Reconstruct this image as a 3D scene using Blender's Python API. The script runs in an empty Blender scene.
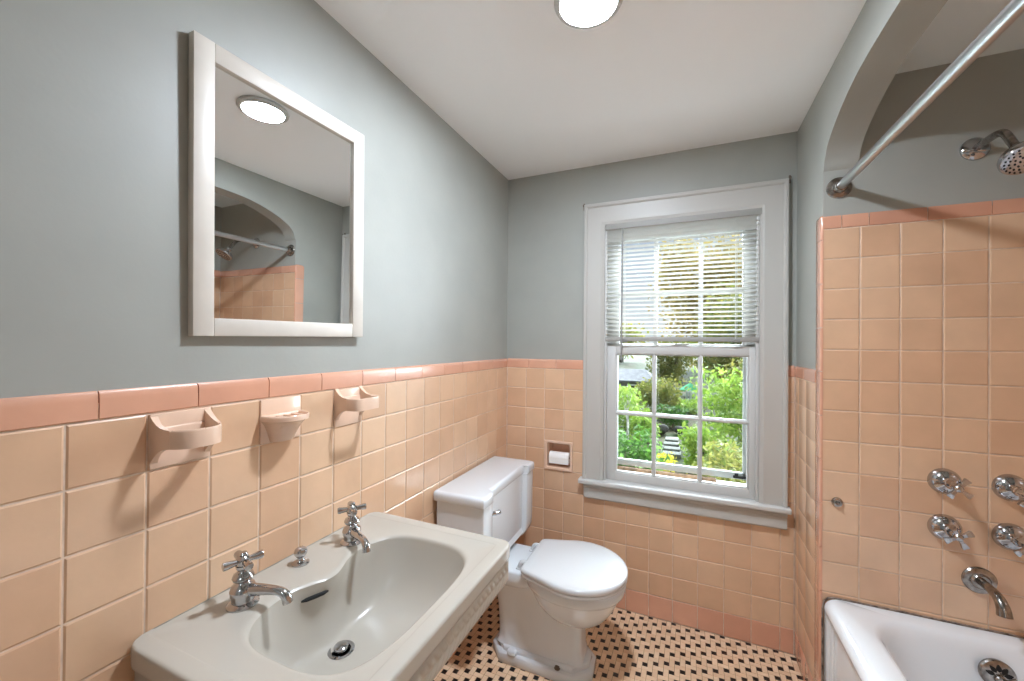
import bpy, bmesh, math, random
from mathutils import Vector, Matrix
PI = math.pi
R = math.radians
rnd = random.Random(7)
C = bpy.context.scene.collection

# ------------------------------------------------------------------ room numbers (metres)
YB, YE, W, H = 2.0875, 1.7333, 1.3713, 2.2776      # back wall, alcove end wall, right wall, ceiling
P, Z0 = .1095, 1.2027                              # tile pitch, top of the tile field
YF = -.40                                          # front wall (behind the camera)
XA = 2.165                                         # alcove far wall
Y0 = .21                                           # near end of the alcove
ZA, PA, X0A = 1.7523, .1062, 1.3757                # alcove tile field

# ------------------------------------------------------------------ materials
def lin(c):
    return tuple(((v/255)/12.92 if v/255 <= .04045 else ((v/255+.055)/1.055)**2.4) for v in c)
def rgba(c): return (*lin(c), 1)
def mat(name, col, rough=.5, metal=0, spec=.5, noise=0, nscale=20, bump=0, bscale=200, coat=0, col2=None, coatr=.10):
    m = bpy.data.materials.new(name); m.use_nodes = True
    nt = m.node_tree; b = nt.nodes['Principled BSDF']
    b.inputs['Base Color'].default_value = rgba(col)
    b.inputs['Roughness'].default_value = rough
    b.inputs['Metallic'].default_value = metal
    b.inputs['Specular IOR Level'].default_value = spec
    b.inputs['Coat Weight'].default_value = coat
    b.inputs['Coat Roughness'].default_value = coatr
    tc = nt.nodes.new('ShaderNodeTexCoord')
    if noise or col2:
        n = nt.nodes.new('ShaderNodeTexNoise'); n.inputs['Scale'].default_value = nscale; n.inputs['Detail'].default_value = 5
        nt.links.new(tc.outputs['Object'], n.inputs['Vector'])
        mx = nt.nodes.new('ShaderNodeMix'); mx.data_type = 'RGBA'
        c2 = col2 if col2 else tuple(max(0, v*(1-noise)) for v in col)
        mx.inputs[6].default_value = rgba(col); mx.inputs[7].default_value = rgba(c2)
        rp = nt.nodes.new('ShaderNodeMapRange'); rp.inputs[1].default_value = .35; rp.inputs[2].default_value = .65
        nt.links.new(n.outputs['Fac'], rp.inputs[0]); nt.links.new(rp.outputs[0], mx.inputs[0])
        nt.links.new(mx.outputs[2], b.inputs['Base Color'])
    if bump:
        n2 = nt.nodes.new('ShaderNodeTexNoise'); n2.inputs['Scale'].default_value = bscale; n2.inputs['Detail'].default_value = 3
        nt.links.new(tc.outputs['Object'], n2.inputs['Vector'])
        bp = nt.nodes.new('ShaderNodeBump'); bp.inputs['Strength'].default_value = bump; bp.inputs['Distance'].default_value = .002
        nt.links.new(n2.outputs['Fac'], bp.inputs['Height']); nt.links.new(bp.outputs['Normal'], b.inputs['Normal'])
    return m
def tonemat(name, ca, cb, rough=.3, coat=0, bump=.15, var=.08):
    """glazed tile: the per-tile 'tone' attribute mixes two colours"""
    m = mat(name, ca, rough, coat=coat, coatr=.2)
    nt = m.node_tree; b = nt.nodes['Principled BSDF']
    a = nt.nodes.new('ShaderNodeAttribute'); a.attribute_name = 'tone'
    mx = nt.nodes.new('ShaderNodeMix'); mx.data_type = 'RGBA'
    mx.inputs[6].default_value = rgba(ca); mx.inputs[7].default_value = rgba(cb)
    nt.links.new(a.outputs['Fac'], mx.inputs[0])
    tc = nt.nodes.new('ShaderNodeTexCoord')
    n = nt.nodes.new('ShaderNodeTexNoise'); n.inputs['Scale'].default_value = 9; n.inputs['Detail'].default_value = 4
    nt.links.new(tc.outputs['Object'], n.inputs['Vector'])
    rp = nt.nodes.new('ShaderNodeMapRange'); rp.inputs[1].default_value = .3; rp.inputs[2].default_value = .7
    rp.inputs[3].default_value = 1-var; rp.inputs[4].default_value = 1+var*.4
    nt.links.new(n.outputs['Fac'], rp.inputs[0])
    hs = nt.nodes.new('ShaderNodeHueSaturation')
    nt.links.new(mx.outputs[2], hs.inputs['Color']); nt.links.new(rp.outputs[0], hs.inputs['Value'])
    nt.links.new(hs.outputs['Color'], b.inputs['Base Color'])
    if bump:
        n2 = nt.nodes.new('ShaderNodeTexNoise'); n2.inputs['Scale'].default_value = 60
        nt.links.new(tc.outputs['Object'], n2.inputs['Vector'])
        bp = nt.nodes.new('ShaderNodeBump'); bp.inputs['Strength'].default_value = bump; bp.inputs['Distance'].default_value = .0012
        nt.links.new(n2.outputs['Fac'], bp.inputs['Height']); nt.links.new(bp.outputs['Normal'], b.inputs['Normal'])
    return m
def emit(name, col, s):
    m = bpy.data.materials.new(name); m.use_nodes = True; nt = m.node_tree
    nt.nodes.remove(nt.nodes['Principled BSDF'])
    e = nt.nodes.new('ShaderNodeEmission'); e.inputs[0].default_value = rgba(col); e.inputs[1].default_value = s
    nt.links.new(e.outputs[0], nt.nodes['Material Output'].inputs[0]); return m
def glassmat(name):
    m = bpy.data.materials.new(name); m.use_nodes = True; nt = m.node_tree
    nt.nodes.remove(nt.nodes['Principled BSDF'])
    t = nt.nodes.new('ShaderNodeBsdfTransparent'); t.inputs[0].default_value = (.97, .985, .975, 1)
    g = nt.nodes.new('ShaderNodeBsdfGlossy'); g.inputs['Roughness'].default_value = .02
    f = nt.nodes.new('ShaderNodeFresnel'); f.inputs[0].default_value = 1.3
    mx = nt.nodes.new('ShaderNodeMixShader')
    nt.links.new(f.outputs[0], mx.inputs[0]); nt.links.new(t.outputs[0], mx.inputs[1]); nt.links.new(g.outputs[0], mx.inputs[2])
    nt.links.new(mx.outputs[0], nt.nodes['Material Output'].inputs[0]); return m

M = {}
M['paint'] = mat('blue_grey_paint', (164, 165, 157), .44, bump=.10, bscale=90, noise=.03, nscale=5)
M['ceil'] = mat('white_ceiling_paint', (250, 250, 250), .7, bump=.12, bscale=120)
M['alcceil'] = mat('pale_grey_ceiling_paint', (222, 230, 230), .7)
M['grout'] = mat('tile_grout', (224, 200, 178), .8, noise=.12, nscale=30)
M['tile'] = tonemat('peach_tile', (223, 186, 152), (213, 171, 137), .28, .8)
M['trimtile'] = tonemat('pink_trim_tile', (222, 167, 138), (212, 154, 126), .22, 1.0)
M['floortile'] = tonemat('cream_floor_tile', (238, 208, 174), (226, 190, 155), .26, .4, .1)
M['black'] = mat('black_floor_tile', (20, 19, 19), .3)
M['fgrout'] = mat('floor_grout', (140, 110, 88), .85)
M['ceramic'] = mat('peach_ceramic', (232, 198, 172), .22, coat=.5, noise=.05, nscale=12)
M['porc'] = mat('white_porcelain', (215, 219, 222), .12, coat=.6)
M['sinkporc'] = mat('cream_porcelain', (182, 175, 163), .24, coat=.12, coatr=.3)
M['seat'] = mat('white_seat_plastic', (205, 205, 205), .2, coat=.4)
M['tub'] = mat('white_tub_enamel', (230, 232, 233), .15, coat=.5)
M['chrome'] = mat('polished_chrome', (188, 188, 190), .09, 1)
M['nickel'] = mat('worn_nickel', (178, 172, 166), .2, 1, noise=.25, nscale=60)
M['rod'] = mat('brushed_steel', (196, 198, 200), .28, 1)
M['dark'] = mat('dark_hole', (14, 13, 12), .7)
M['trim'] = mat('white_trim_paint', (199, 198, 194), .4, bump=.12, bscale=60)
M['casing'] = mat('casing_paint', (186, 183, 176), .4, bump=.12, bscale=60)  # casing and apron, a little darker than the other trim
M['frame'] = mat('cream_frame_paint', (213, 205, 193), .42, noise=.03, nscale=15)
M['mirror'] = mat('mirror_silver', (238, 240, 240), .0, 1)
M['blind'] = mat('white_blind_slat', (226, 226, 221), .45)
_n = M['blind'].node_tree; _t = _n.nodes.new('ShaderNodeBsdfTranslucent'); _t.inputs[0].default_value = (.86, .86, .82, 1)
_x = _n.nodes.new('ShaderNodeMixShader'); _x.inputs[0].default_value = .3
_n.links.new(_n.nodes['Principled BSDF'].outputs[0], _x.inputs[1]); _n.links.new(_t.outputs[0], _x.inputs[2]); _n.links.new(_x.outputs[0], _n.nodes['Material Output'].inputs[0])
M['blindgrey'] = mat('grey_blind_rail', (158, 156, 150), .5)
M['wand'] = mat('clear_grey_wand', (150, 150, 147), .15, coat=.4)
M['glass'] = glassmat('window_glass')
M['alu'] = mat('storm_aluminium', (176, 177, 174), .45, .3)
M['wood'] = mat('weathered_wood', (176, 138, 106), .7, noise=.3, nscale=40)
M['paper'] = mat('toilet_paper', (238, 236, 232), .9, bump=.2, bscale=300)
M['caulk'] = mat('dark_old_caulk', (70, 56, 48), .9, col2=(168, 150, 134), nscale=38)
M['rust'] = mat('rusty_bolt', (120, 105, 92), .5, .6)
M['hallwall'] = mat('hall_paint', (205, 206, 203), .7)
M['hallfloor'] = mat('hall_oak', (150, 110, 76), .5, noise=.2, nscale=6)
M['glow'] = emit('lamp_glow', (228, 240, 255), 450)
M['hallfill'] = emit('hall_fill_glow', (238, 246, 255), 28)  # emission of the fill lamp added out of view in the hall
M['outside'] = mat('outside_siding', (206, 206, 200), .8)

# ------------------------------------------------------------------ mesh builder
class MB:
    def __init__(s): s.v, s.f, s.m, s.t = [], [], [], []
    def add(s, vs, fs, mi=0, tone=0.):
        b = len(s.v); s.v += [tuple(v) for v in vs]
        for f in fs: s.f.append([b+i for i in f]); s.m.append(mi); s.t.append(tone)
        return s
    def bm(s, bm, mi=0, tone=0.):
        bm.verts.index_update()
        s.add([v.co[:] for v in bm.verts], [[v.index for v in f.verts] for f in bm.faces], mi, tone); bm.free(); return s
    def box(s, x0, x1, y0, y1, z0, z1, bev=0, seg=2, mi=0, tone=0., rot=None):
        bm = bmesh.new()
        bmesh.ops.create_cube(bm, size=1)
        for v in bm.verts: v.co = Vector(((v.co.x+.5)*(x1-x0)+x0, (v.co.y+.5)*(y1-y0)+y0, (v.co.z+.5)*(z1-z0)+z0))
        if bev: bmesh.ops.bevel(bm, geom=bm.edges[:], offset=bev, segments=seg, affect='EDGES', profile=.5)
        if rot is not None:
            c = Vector(((x0+x1)/2, (y0+y1)/2, (z0+z1)/2))
            for v in bm.verts: v.co = rot @ (v.co-c) + c
        return s.bm(bm, mi, tone)
    def rings(s, rs, mi=0, cap0=True, cap1=True, closed=True):
        n = len(rs[0]); vs = [p for r in rs for p in r]; fs = []
        for i in range(len(rs)-1):
            for j in range(n if closed else n-1):
                k = (j+1) % n
                fs.append([i*n+j, i*n+k, (i+1)*n+k, (i+1)*n+j])
        if cap0: fs.append(list(range(n))[::-1])
        if cap1: fs.append([(len(rs)-1)*n+j for j in range(n)])
        return s.add(vs, fs, mi)
    def lathe(s, prof, c=(0, 0, 0), axis=(0, 0, 1), n=32, mi=0, cap0=True, cap1=True):
        q = Vector((0, 0, 1)).rotation_difference(Vector(axis).normalized()); c = Vector(c)
        rs = [[c + q @ Vector((r*math.cos(2*PI*j/n), r*math.sin(2*PI*j/n), z)) for j in range(n)] for r, z in prof]
        return s.rings(rs, mi, cap0, cap1)
    def tube(s, pts, rad, n=14, mi=0, smooth=0):
        pts = [Vector(p) for p in pts]
        if not isinstance(rad, (list, tuple)): rad = [rad]*len(pts)
        rad = list(rad)
        for _ in range(smooth):
            a, b = [pts[0]], [rad[0]]
            for i in range(len(pts)-1):
                a += [pts[i].lerp(pts[i+1], .25), pts[i].lerp(pts[i+1], .75)]
                b += [rad[i]*.75+rad[i+1]*.25, rad[i]*.25+rad[i+1]*.75]
            a.append(pts[-1]); b.append(rad[-1]); pts, rad = a, b
        rs = []; up = None
        for i, p in enumerate(pts):
            d = (pts[min(i+1, len(pts)-1)]-pts[max(i-1, 0)]).normalized()
            if up is None: up = d.orthogonal().normalized()
            up = (up - d*up.dot(d)).normalized(); sd = d.cross(up)
            rs.append([p + (up*math.cos(2*PI*j/n)+sd*math.sin(2*PI*j/n))*rad[i] for j in range(n)])
        return s.rings(rs, mi)
    def build(s, name, mats, parent=None, smooth=35, origin=None):
        me = bpy.data.meshes.new(name)
        off = Vector((0, 0, 0))
        if parent is not None:
            p = parent
            while p is not None: off += p.location; p = p.parent
            vs = [Vector(v)-off for v in s.v]; loc = Vector((0, 0, 0))
        else:
            if origin is None:
                lo = [min(v[i] for v in s.v) for i in range(3)]; hi = [max(v[i] for v in s.v) for i in range(3)]
                origin = ((lo[0]+hi[0])/2, (lo[1]+hi[1])/2, lo[2])
            loc = Vector(origin); vs = [Vector(v)-loc for v in s.v]
        me.from_pydata([v[:] for v in vs], [], s.f)
        ml = mats if isinstance(mats, (list, tuple)) else [mats]
        for m in ml: me.materials.append(m)
        me.polygons.foreach_set('material_index', s.m)
        a = me.attributes.new('tone', 'FLOAT', 'FACE'); a.data.foreach_set('value', s.t)
        bm = bmesh.new(); bm.from_mesh(me)
        if len(bm.faces) < 30000: bmesh.ops.recalc_face_normals(bm, faces=bm.faces[:])
        bm.to_mesh(me); bm.free()
        if smooth:
            me.polygons.foreach_set('use_smooth', [True]*len(me.polygons)); me.set_sharp_from_angle(angle=R(smooth))
        me.update()
        o = bpy.data.objects.new(name, me); C.objects.link(o)
        o.location = loc
        if parent is not None: o.parent = parent
        return o
def empty(name, loc, label=None, cat=None, group=None, kind=None):
    o = bpy.data.objects.new(name, None); C.objects.link(o); o.location = loc; o.empty_display_size = .05
    return tag(o, label, cat, group, kind)
def tag(o, label=None, cat=None, group=None, kind=None):
    if label: o['label'] = label
    if cat: o['category'] = cat
    if group: o['group'] = group
    if kind: o['kind'] = kind
    return o
def struct(o, label=None): 
    o['kind'] = 'structure'
    if label: o['label'] = label
    return o
def superell(cx, cy, rx, ry, z, n=2.5, N=64):
    out = []
    for j in range(N):
        a = 2*PI*j/N; c, s_ = math.cos(a), math.sin(a)
        out.append((cx+rx*math.copysign(abs(c)**(2/n), c), cy+ry*math.copysign(abs(s_)**(2/n), s_), z))
    return out

# ------------------------------------------------------------------ tiles
def tile(mb, to3, u0, u1, v0, v1, mi, d0=-.006, b=.0028, pil=.0012):
    """one pillowed tile; to3(u, v, d) maps to the world, d = out of the wall"""
    tone = rnd.random()
    us, vs = (u0, u0+b, u1-b, u1), (v0, v0+b, v1-b, v1)
    V = [to3(u0, v0, d0), to3(u1, v0, d0), to3(u1, v1, d0), to3(u0, v1, d0),
         to3(u0, v0, -.0017), to3(u1, v0, -.0017), to3(u1, v1, -.0017), to3(u0, v1, -.0017),
         to3(us[1], vs[1], -.0002), to3(us[2], vs[1], -.0002), to3(us[2], vs[2], -.0002), to3(us[1], vs[2], -.0002)]
    F = [[0, 1, 5, 4], [1, 2, 6, 5], [2, 3, 7, 6], [3, 0, 4, 7], [4, 5, 9, 8], [5, 6, 10, 9], [6, 7, 11, 10], [7, 4, 8, 11], [8, 9, 10, 11]]
    mb.add(V, F, mi, tone)
G = .0028   # joint width
def field(mb, to3, ulines, vlines, mi, holes=(), mibottom=None):
    """tiles between successive joint lines, cut around the holes (u0,u1,v0,v1)"""
    for i in range(len(ulines)-1):
        for j in range(len(vlines)-1):
            rects = [(ulines[i]+G/2, ulines[i+1]-G/2, vlines[j]+G/2, vlines[j+1]-G/2)]
            for h in holes:
                nr = []
                for a in rects:
                    if a[1] <= h[0] or a[0] >= h[1] or a[3] <= h[2] or a[2] >= h[3]: nr.append(a); continue
                    if a[0] < h[0]: nr.append((a[0], h[0], a[2], a[3]))
                    if a[1] > h[1]: nr.append((h[1], a[1], a[2], a[3]))
                    m0, m1 = max(a[0], h[0]), min(a[1], h[1])
                    if a[2] < h[2]: nr.append((m0, m1, a[2], h[2]))
                    if a[3] > h[3]: nr.append((m0, m1, h[3], a[3]))
                rects = nr
            for a in rects:
                if a[1]-a[0] > .007 and a[3]-a[2] > .007:
                    tile(mb, to3, *a, (mibottom if (mibottom is not None and j == 0) else mi))
def cap_row(mb, to3, ulines, v0, v1, mi):
    """rounded top trim: a bullnose profile run along u"""
    h = v1-v0
    prof = [(v0+G/2, -.006), (v0+G/2, -.001), (v0+G/2+.002, .001), (v0+h*.7, .0015), (v0+h*.86, .0005), (v0+h*.95, -.002), (v1, -.007), (v1, -.012)]
    for i in range(len(ulines)-1):
        a, b = ulines[i]+G*.4, ulines[i+1]-G*.4
        if b-a < .005: continue
        tone = rnd.random(); n = len(prof)
        V = [to3(a, v, d) for v, d in prof]+[to3(b, v, d) for v, d in prof]
        F = [[k, k+1, n+k+1, n+k] for k in range(n-1)]+[list(range(n)), list(range(n, 2*n))[::-1]]
        mb.add(V, F, mi, tone)
def cells(mb, us, vs, hole, fn, mi):
    for i in range(len(us)-1):
        for j in range(len(vs)-1):
            cu, cv = (us[i]+us[i+1])/2, (vs[j]+vs[j+1])/2
            if any(h[0] < cu < h[1] and h[2] < cv < h[3] for h in hole): continue
            mb.box(*fn(us[i], us[i+1], vs[j], vs[j+1]), mi=mi)
WM = [M['paint'], M['grout'], M['tile'], M['trimtile']]
rows = [max(0.0, Z0-P*k) for k in range(11, -1, -1)]
rows[0] = 0.0

# left wall (x = 0)
L3 = lambda u, v, d: (d, u, v)
mb = MB()
mb.box(-.10, -.006, YF-.1, YB+.1, Z0+.03, H+.05, mi=0)
mb.box(-.10, -.0019, YF-.1, YB+.02, -.02, Z0+.03, mi=1)
off = YB - 16.216*P
ul = [off+P*k for k in range(-6, 17)]
ul = [YF]+[u for u in ul if YF+.01 < u < YB-.01]+[YB-.001]
field(mb, L3, ul, rows, 2, mibottom=3)
cl = [.3519+.1545*k for k in range(-5, 12)]
cl = [YF]+[u for u in cl if YF+.01 < u < YB-.01]+[YB-.001]
cap_row(mb, L3, cl, Z0, Z0+.0515, 3)
struct(mb.build('wall_left', WM, smooth=25), 'left wall with blue-grey plaster above a peach tiled wainscot')

# back wall (y = YB) with the window opening and the paper holder niche
B3 = lambda u, v, d: (u, YB-d, v)
WO = (.549, 1.2355, .632, 1.949)
TPO = (.236, .374, .664, .806)
mb = MB()
cells(mb, [-.1, WO[0], WO[1], W+.02], [Z0+.03, WO[3], H+.05], [WO], lambda a, b, c, d: (a, b, YB+.006, YB+.20, c, d), 0)
cells(mb, [-.1, TPO[0], TPO[1], WO[0], WO[1], W+.02], [-.02, WO[2], TPO[2], TPO[3], Z0+.03], [WO, TPO], lambda a, b, c, d: (a, b, YB+.0019, YB+.20, c, d), 1)
ul = [0.001]+[.0058+P*k for k in range(1, 13)]+[W-.001]
TPF = (.2255, .3850, .6560, .8150)
field(mb, B3, ul, rows, 2, holes=[(.452, 1.335, .545, 1.4), TPF], mibottom=3)
cl = [.001, .1321, .2889, .4455]
cap_row(mb, B3, cl, Z0, Z0+.0515, 3)
cap_row(mb, B3, [1.340, W-.001], Z0, Z0+.0515, 3)
struct(mb.build('wall_back', WM, smooth=25), 'back wall with window, grey-blue plaster over peach tiles')

# right wall (x = W) with the arched opening to the bath
def arch():
    pts = [(YE, 1.88), (1.7345, 1.9263), (1.7242, 1.985), (1.703, 2.018), (1.6789, 2.0385), (1.63, 2.064), (1.5766, 2.0845), (1.51, 2.104), (1.4431, 2.118), (1.38, 2.124), (1.313, 2.1275), (1.2, 2.129)]
    pts = [(min(y, YE), z) for y, z in pts]
    c = (Y0+YE)/2
    full = pts+[(c, 2.13)]+[(2*c-y, z) for y, z in reversed(pts)]
    for _ in range(2):
        o = [full[0]]
        for i in range(len(full)-1):
            (a, b), (e, f) = full[i], full[i+1]
            o += [(a*.75+e*.25, b*.75+f*.25), (a*.25+e*.75, b*.25+f*.75)]
        full = o+[full[-1]]
    return full
ap = arch()
outline = [(YF-.1, 0), (Y0-.008, 0), (Y0-.008, 1.90)] + [(min(max(y, Y0-.004), YE+.004) if z > 1.95 else (YE+.008 if y > 1 else Y0-.008), z) for y, z in reversed(ap)] + [(YE+.008, 1.90), (YE+.008, 0), (YB+.1, 0), (YB+.1, H+.05), (YF-.1, H+.05)]
bm = bmesh.new()
vs = [bm.verts.new((W+.006, y, z)) for y, z in outline]
f = bm.faces.new(vs)
r_ = bmesh.ops.extrude_face_region(bm, geom=[f])
for v in [g for g in r_['geom'] if isinstance(g, bmesh.types.BMVert)]: v.co.x = W+.104
bmesh.ops.triangulate(bm, faces=[f for f in bm.faces if len(f.verts) > 4])
mb = MB(); mb.bm(bm, 0)
R3 = lambda u, v, d: (W-d, u, v)
mb.box(W+.0019, W+.05, YE+.012, YB, 0, Z0+.03, mi=1)
mb.box(W+.0019, W+.05, YF, Y0-.012, 0, Z0+.03, mi=1)
ub = YE+.058
ul = [ub]+[u for u in [YB-.06-P*k for k in range(4, -1, -1)] if u > ub+.02]+[YB-.001]
field(mb, R3, ul, rows, 2, mibottom=3)
cap_row(mb, R3, [ub, ub+.155, YB-.001], Z0, Z0+.0515, 3)
field(mb, R3, [YF+.001]+[YF+.02+P*k for k in range(1, 5)]+[Y0-.058], rows, 2, mibottom=3)
cap_row(mb, R3, [YF, -.25, -.10, .05, Y0-.058], Z0, Z0+.0515, 3)
# vertical bullnose pieces at the two jambs of the opening
def bull(mb, yc, sgn, zs):
    r = .0065
    for i in range(len(zs)-1):
        a, b = zs[i]+G*.4, zs[i+1]-G*.4
        pr = [(W+.008, yc+sgn*.058), (W+.0005, yc+sgn*.058), (W-.0005, yc+sgn*.055)]
        pr += [(W-.0005+r-r*math.cos(t), yc-.001*sgn+sgn*r-sgn*r*math.sin(t)) for t in [k*PI/12 for k in range(7)]]
        pr += [(W+.0075, yc-.001*sgn), (W+.0075, yc+sgn*.012)]
        top = i == len(zs)-2
        rs = [[(x, y, a) for x, y in pr], [(x, y, b-(.012 if top else 0)) for x, y in pr]]
        if top:
            cx, cy = W+.004, yc+sgn*.028
            rs += [[(x+(cx-x)*.06, y+(cy-y)*.06, b-.006) for x, y in pr], [(x+(cx-x)*.25, y+(cy-y)*.25, b-.0015) for x, y in pr], [(x+(cx-x)*.5, y+(cy-y)*.5, b) for x, y in pr]]
        b0 = len(mb.f); mb.rings(rs, 3); tone = rnd.random()
        for k in range(b0, len(mb.t)): mb.t[k] = tone
zs = [0]+[1.714-.1545*k for k in range(11, -1, -1)]+[ZA+.0515]
zs = [z for z in zs if z >= 0]
bull(mb, YE, 1, zs); bull(mb, Y0, -1, zs)
struct(mb.build('wall_right', WM, smooth=30), 'pale grey partition with an arched opening over the bath')

# alcove walls
mb = MB()
A3 = lambda u, v, d: (u, YE-d, v)
mb.box(W+.0062, XA+.1, YE, YE+.12, ZA+.03, H+.05, mi=0)
mb.box(W+.0085, XA+.1, YE+.0019, YE+.12, 0, ZA+.03, mi=1)
arows = [ZA-PA*k for k in range(13, -1, -1)]
au = [X0A+PA*k for k in range(0, 8)]
field(mb, A3, au[:1]+au[1:]+[XA], arows, 2)
acl = [W+.030, 1.5051-.1505*.43]
cap_row(mb, A3, [W+.0045]+[1.5051-.075]+[1.5051+.1505*k for k in range(0, 5)]+[XA], ZA, ZA+.0515, 3)
struct(mb.build('wall_alcove', WM, smooth=25), 'shaded end wall of the bath alcove, tiled to shoulder height')
mb = MB()
F3 = lambda u, v, d: (XA-d, u, v)
mb.box(XA+.006, XA+.1, Y0-.1, YE+.1, ZA+.03, H+.05, mi=0)
mb.box(XA+.0019, XA+.1, Y0-.1, YE+.1, 0, ZA+.03, mi=1)
field(mb, F3, [Y0+.001]+[YE-PA*k for k in range(14, 0, -1) if YE-PA*k > Y0+.02]+[YE-.001], arows, 2)
cap_row(mb, F3, [Y0+.1505*k for k in range(0, 10)]+[YE-.001], ZA, ZA+.0515, 3)
struct(mb.build('wall_far', WM, smooth=25), 'long tiled wall on the far side of the bath')
mb = MB()
N3 = lambda u, v, d: (u, Y0+d, v)
mb.box(W+.0062, XA+.1, Y0-.12, Y0, ZA+.03, H+.05, mi=0)
mb.box(W+.0085, XA+.1, Y0-.12, Y0-.0019, 0, ZA+.03, mi=1)
field(mb, N3, au+[XA], arows, 2)
cap_row(mb, N3, [W+.0045]+[1.5051+.1505*k for k in range(0, 5)]+[XA], ZA, ZA+.0515, 3)
struct(mb.build('wall_near', WM, smooth=25))

# ceiling and floors
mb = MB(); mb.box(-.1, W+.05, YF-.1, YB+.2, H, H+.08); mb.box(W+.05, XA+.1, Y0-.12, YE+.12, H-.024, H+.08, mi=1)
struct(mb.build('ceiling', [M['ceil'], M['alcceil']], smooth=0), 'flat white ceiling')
U = .02073
FX, FY = .6183, 1.7915          # centre of one black dot
mb = MB()
mb.box(-.05, XA+.1, YF-.1, YB+.1, -.06, -.0012, mi=0)
def ftile(x0, x1, y0, y1, mi):
    g = .0012 if mi == 2 else .0008
    x0, x1, y0, y1 = max(x0, .0005), min(x1, W+.012), max(y0, YF), min(y1, YB-.001)
    if x1-x0 < .003 or y1-y0 < .003: return
    t = rnd.random()
    mb.add([(x0+g, y0+g, -.003), (x1-g, y0+g, -.003), (x1-g, y1-g, -.003), (x0+g, y1-g, -.003), (x0+g, y0+g, 0), (x1-g, y0+g, 0), (x1-g, y1-g, 0), (x0+g, y1-g, 0)],
           [[0, 1, 5, 4], [1, 2, 6, 5], [2, 3, 7, 6], [3, 0, 4, 7], [4, 5, 6, 7]], mi, t)
for i in range(-32, 40):
    for j in range(-110, 18):
        k = (i+3*j) % 5
        x, y = FX+(i-.5)*U, FY+(j-.5)*U
        if x > W+.01 or x < -2*U or y > YB or y < YF-2*U: continue
        if k == 0: ftile(x, x+U, y, y+U, 2)
        elif k == 2: ftile(x, x+2*U, y, y+U, 1)
        elif k == 1: ftile(x, x+U, y, y+2*U, 1)
struct(mb.build('floor', [M['fgrout'], M['floortile'], M['black']], smooth=0), 'basket weave mosaic floor of cream tiles with small black dots')

# wall behind the camera with an open doorway, and the hall beyond it
mb = MB()
cells(mb, [-.1, .42, 1.22, W+.02], [0, 2.03, H+.05], [(.42, 1.22, -1, 2.03)], lambda a, b, c, d: (a, b, YF-.1, YF, c, d), 0)
struct(mb.build('wall_front', M['paint'], smooth=0))
mb = MB()
for a, b in ((.36, .42), (1.22, 1.28)): mb.box(a, b, YF, YF+.018, 0, 2.09, .003)
mb.box(.42, 1.22, YF, YF+.018, 2.03, 2.09, .003)
struct(mb.build('trim_1', M['trim']), 'white casing of the open doorway')
HY = -2.2
mb = MB(); mb.box(-.3, -.2, HY, YF-.1, 0, 2.4); mb.box(1.9, 2.0, HY, YF-.1, 0, 2.4); mb.box(-.3, 2.0, HY-.1, HY, 0, 2.4)
mb.box(-.3, -.1, YF-.11, YF-.1, 0, 2.4); mb.box(W, 2.0, YF-.11, YF-.1, 0, 2.4)
struct(mb.build('wall_hall', M['hallwall'], smooth=0))
mb = MB(); mb.box(-.3, 2.0, HY, YF-.1, 2.38, 2.45); struct(mb.build('ceiling_hall', M['ceil'], smooth=0))
mb = MB(); mb.box(-.3, 2.0, HY, YF, -.06, -.002); struct(mb.build('floor_hall', M['hallfloor'], smooth=0))

# ------------------------------------------------------------------ ceiling lamp, and a fill lamp added in the hall
def disc_lamp(x, y, z, r, ri, t, glow, label, group=None):
    o = empty('ceiling_light', (x, y, z-t), label, 'ceiling light')
    MB().lathe([(r-.004, t-.0005), (r-.004, t-.004), (r, t-.006), (r, .008), (r-.003, .003), (r-.008, 0), (ri+.001, 0), (ri+.001, .006), (.001, .006)], (x, y, z-t), n=64).build('trim_ring', M['trim'], o)
    MB().lathe([(ri, .004), (ri-.001, .001), (ri*.95, -.0015), (ri*.85, -.003), (ri*.5, -.004), (.001, -.0045)], (x, y, z-t), n=64).build('diffuser', glow, o)
    return o
disc_lamp(.687, 1.067, H, .0925, .0750, .018, M['glow'], 'round white flush lamp glowing on the ceiling')
disc_lamp(.85, -1.3, 2.38, .16, .14, .04, M['hallfill'], 'added round fill lamp on the unseen hall ceiling')  # unseen lamp, added to help light the room through the doorway

# ------------------------------------------------------------------ window
w = empty('window_1', (.9, YB, .64), 'white double-hung window with six panes in each sash', None, None, 'structure')
mb = MB()
yc = YB
def casing_leg(mb, x0, x1, inner):          # flat board, raised back band outside and a bead at the opening
    mb.box(x0, x1, yc-.019, yc+.006, .640, WO[3]+.118 if False else 1.949, .002)
cx0, cx1, cz1 = .4438, 1.3414, 2.066
prof = [(0, .0), (0, .026), (.004, .0285), (.012, .0285), (.016, .026), (.019, .0205), (.070, .0195), (.082, .0215), (.090, .022), (.096, .019), (.1055, .0165), (.1055, 0)]
def mitred(mb, prof, path):
    """profile (inset, out) swept round an inverted U: path corners bottom-left, top-left, top-right, bottom-right"""
    rs = []
    (xa, za), (xb, zb), (xc_, zc), (xd, zd) = path
    rs.append([(xa+i, yc-o, za) for i, o in prof]); rs.append([(xb+i, yc-o, zb-i*1.11) for i, o in prof])
    rs.append([(xc_-i, yc-o, zc-i*1.11) for i, o in prof]); rs.append([(xd-i, yc-o, zd) for i, o in prof])
    mb.rings(rs)
mitred(mb, prof, [(cx0, .640), (cx0, cz1), (cx1, cz1), (cx1, .640)])
mb.build('window_casing', M['casing'], w, smooth=20)
mb = MB(); mb.box(.4248, 1.3535, yc-.046, yc+.10, .617, .641, .006, 3); mb.build('window_stool', M['trim'], w)
mb = MB()
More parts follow.
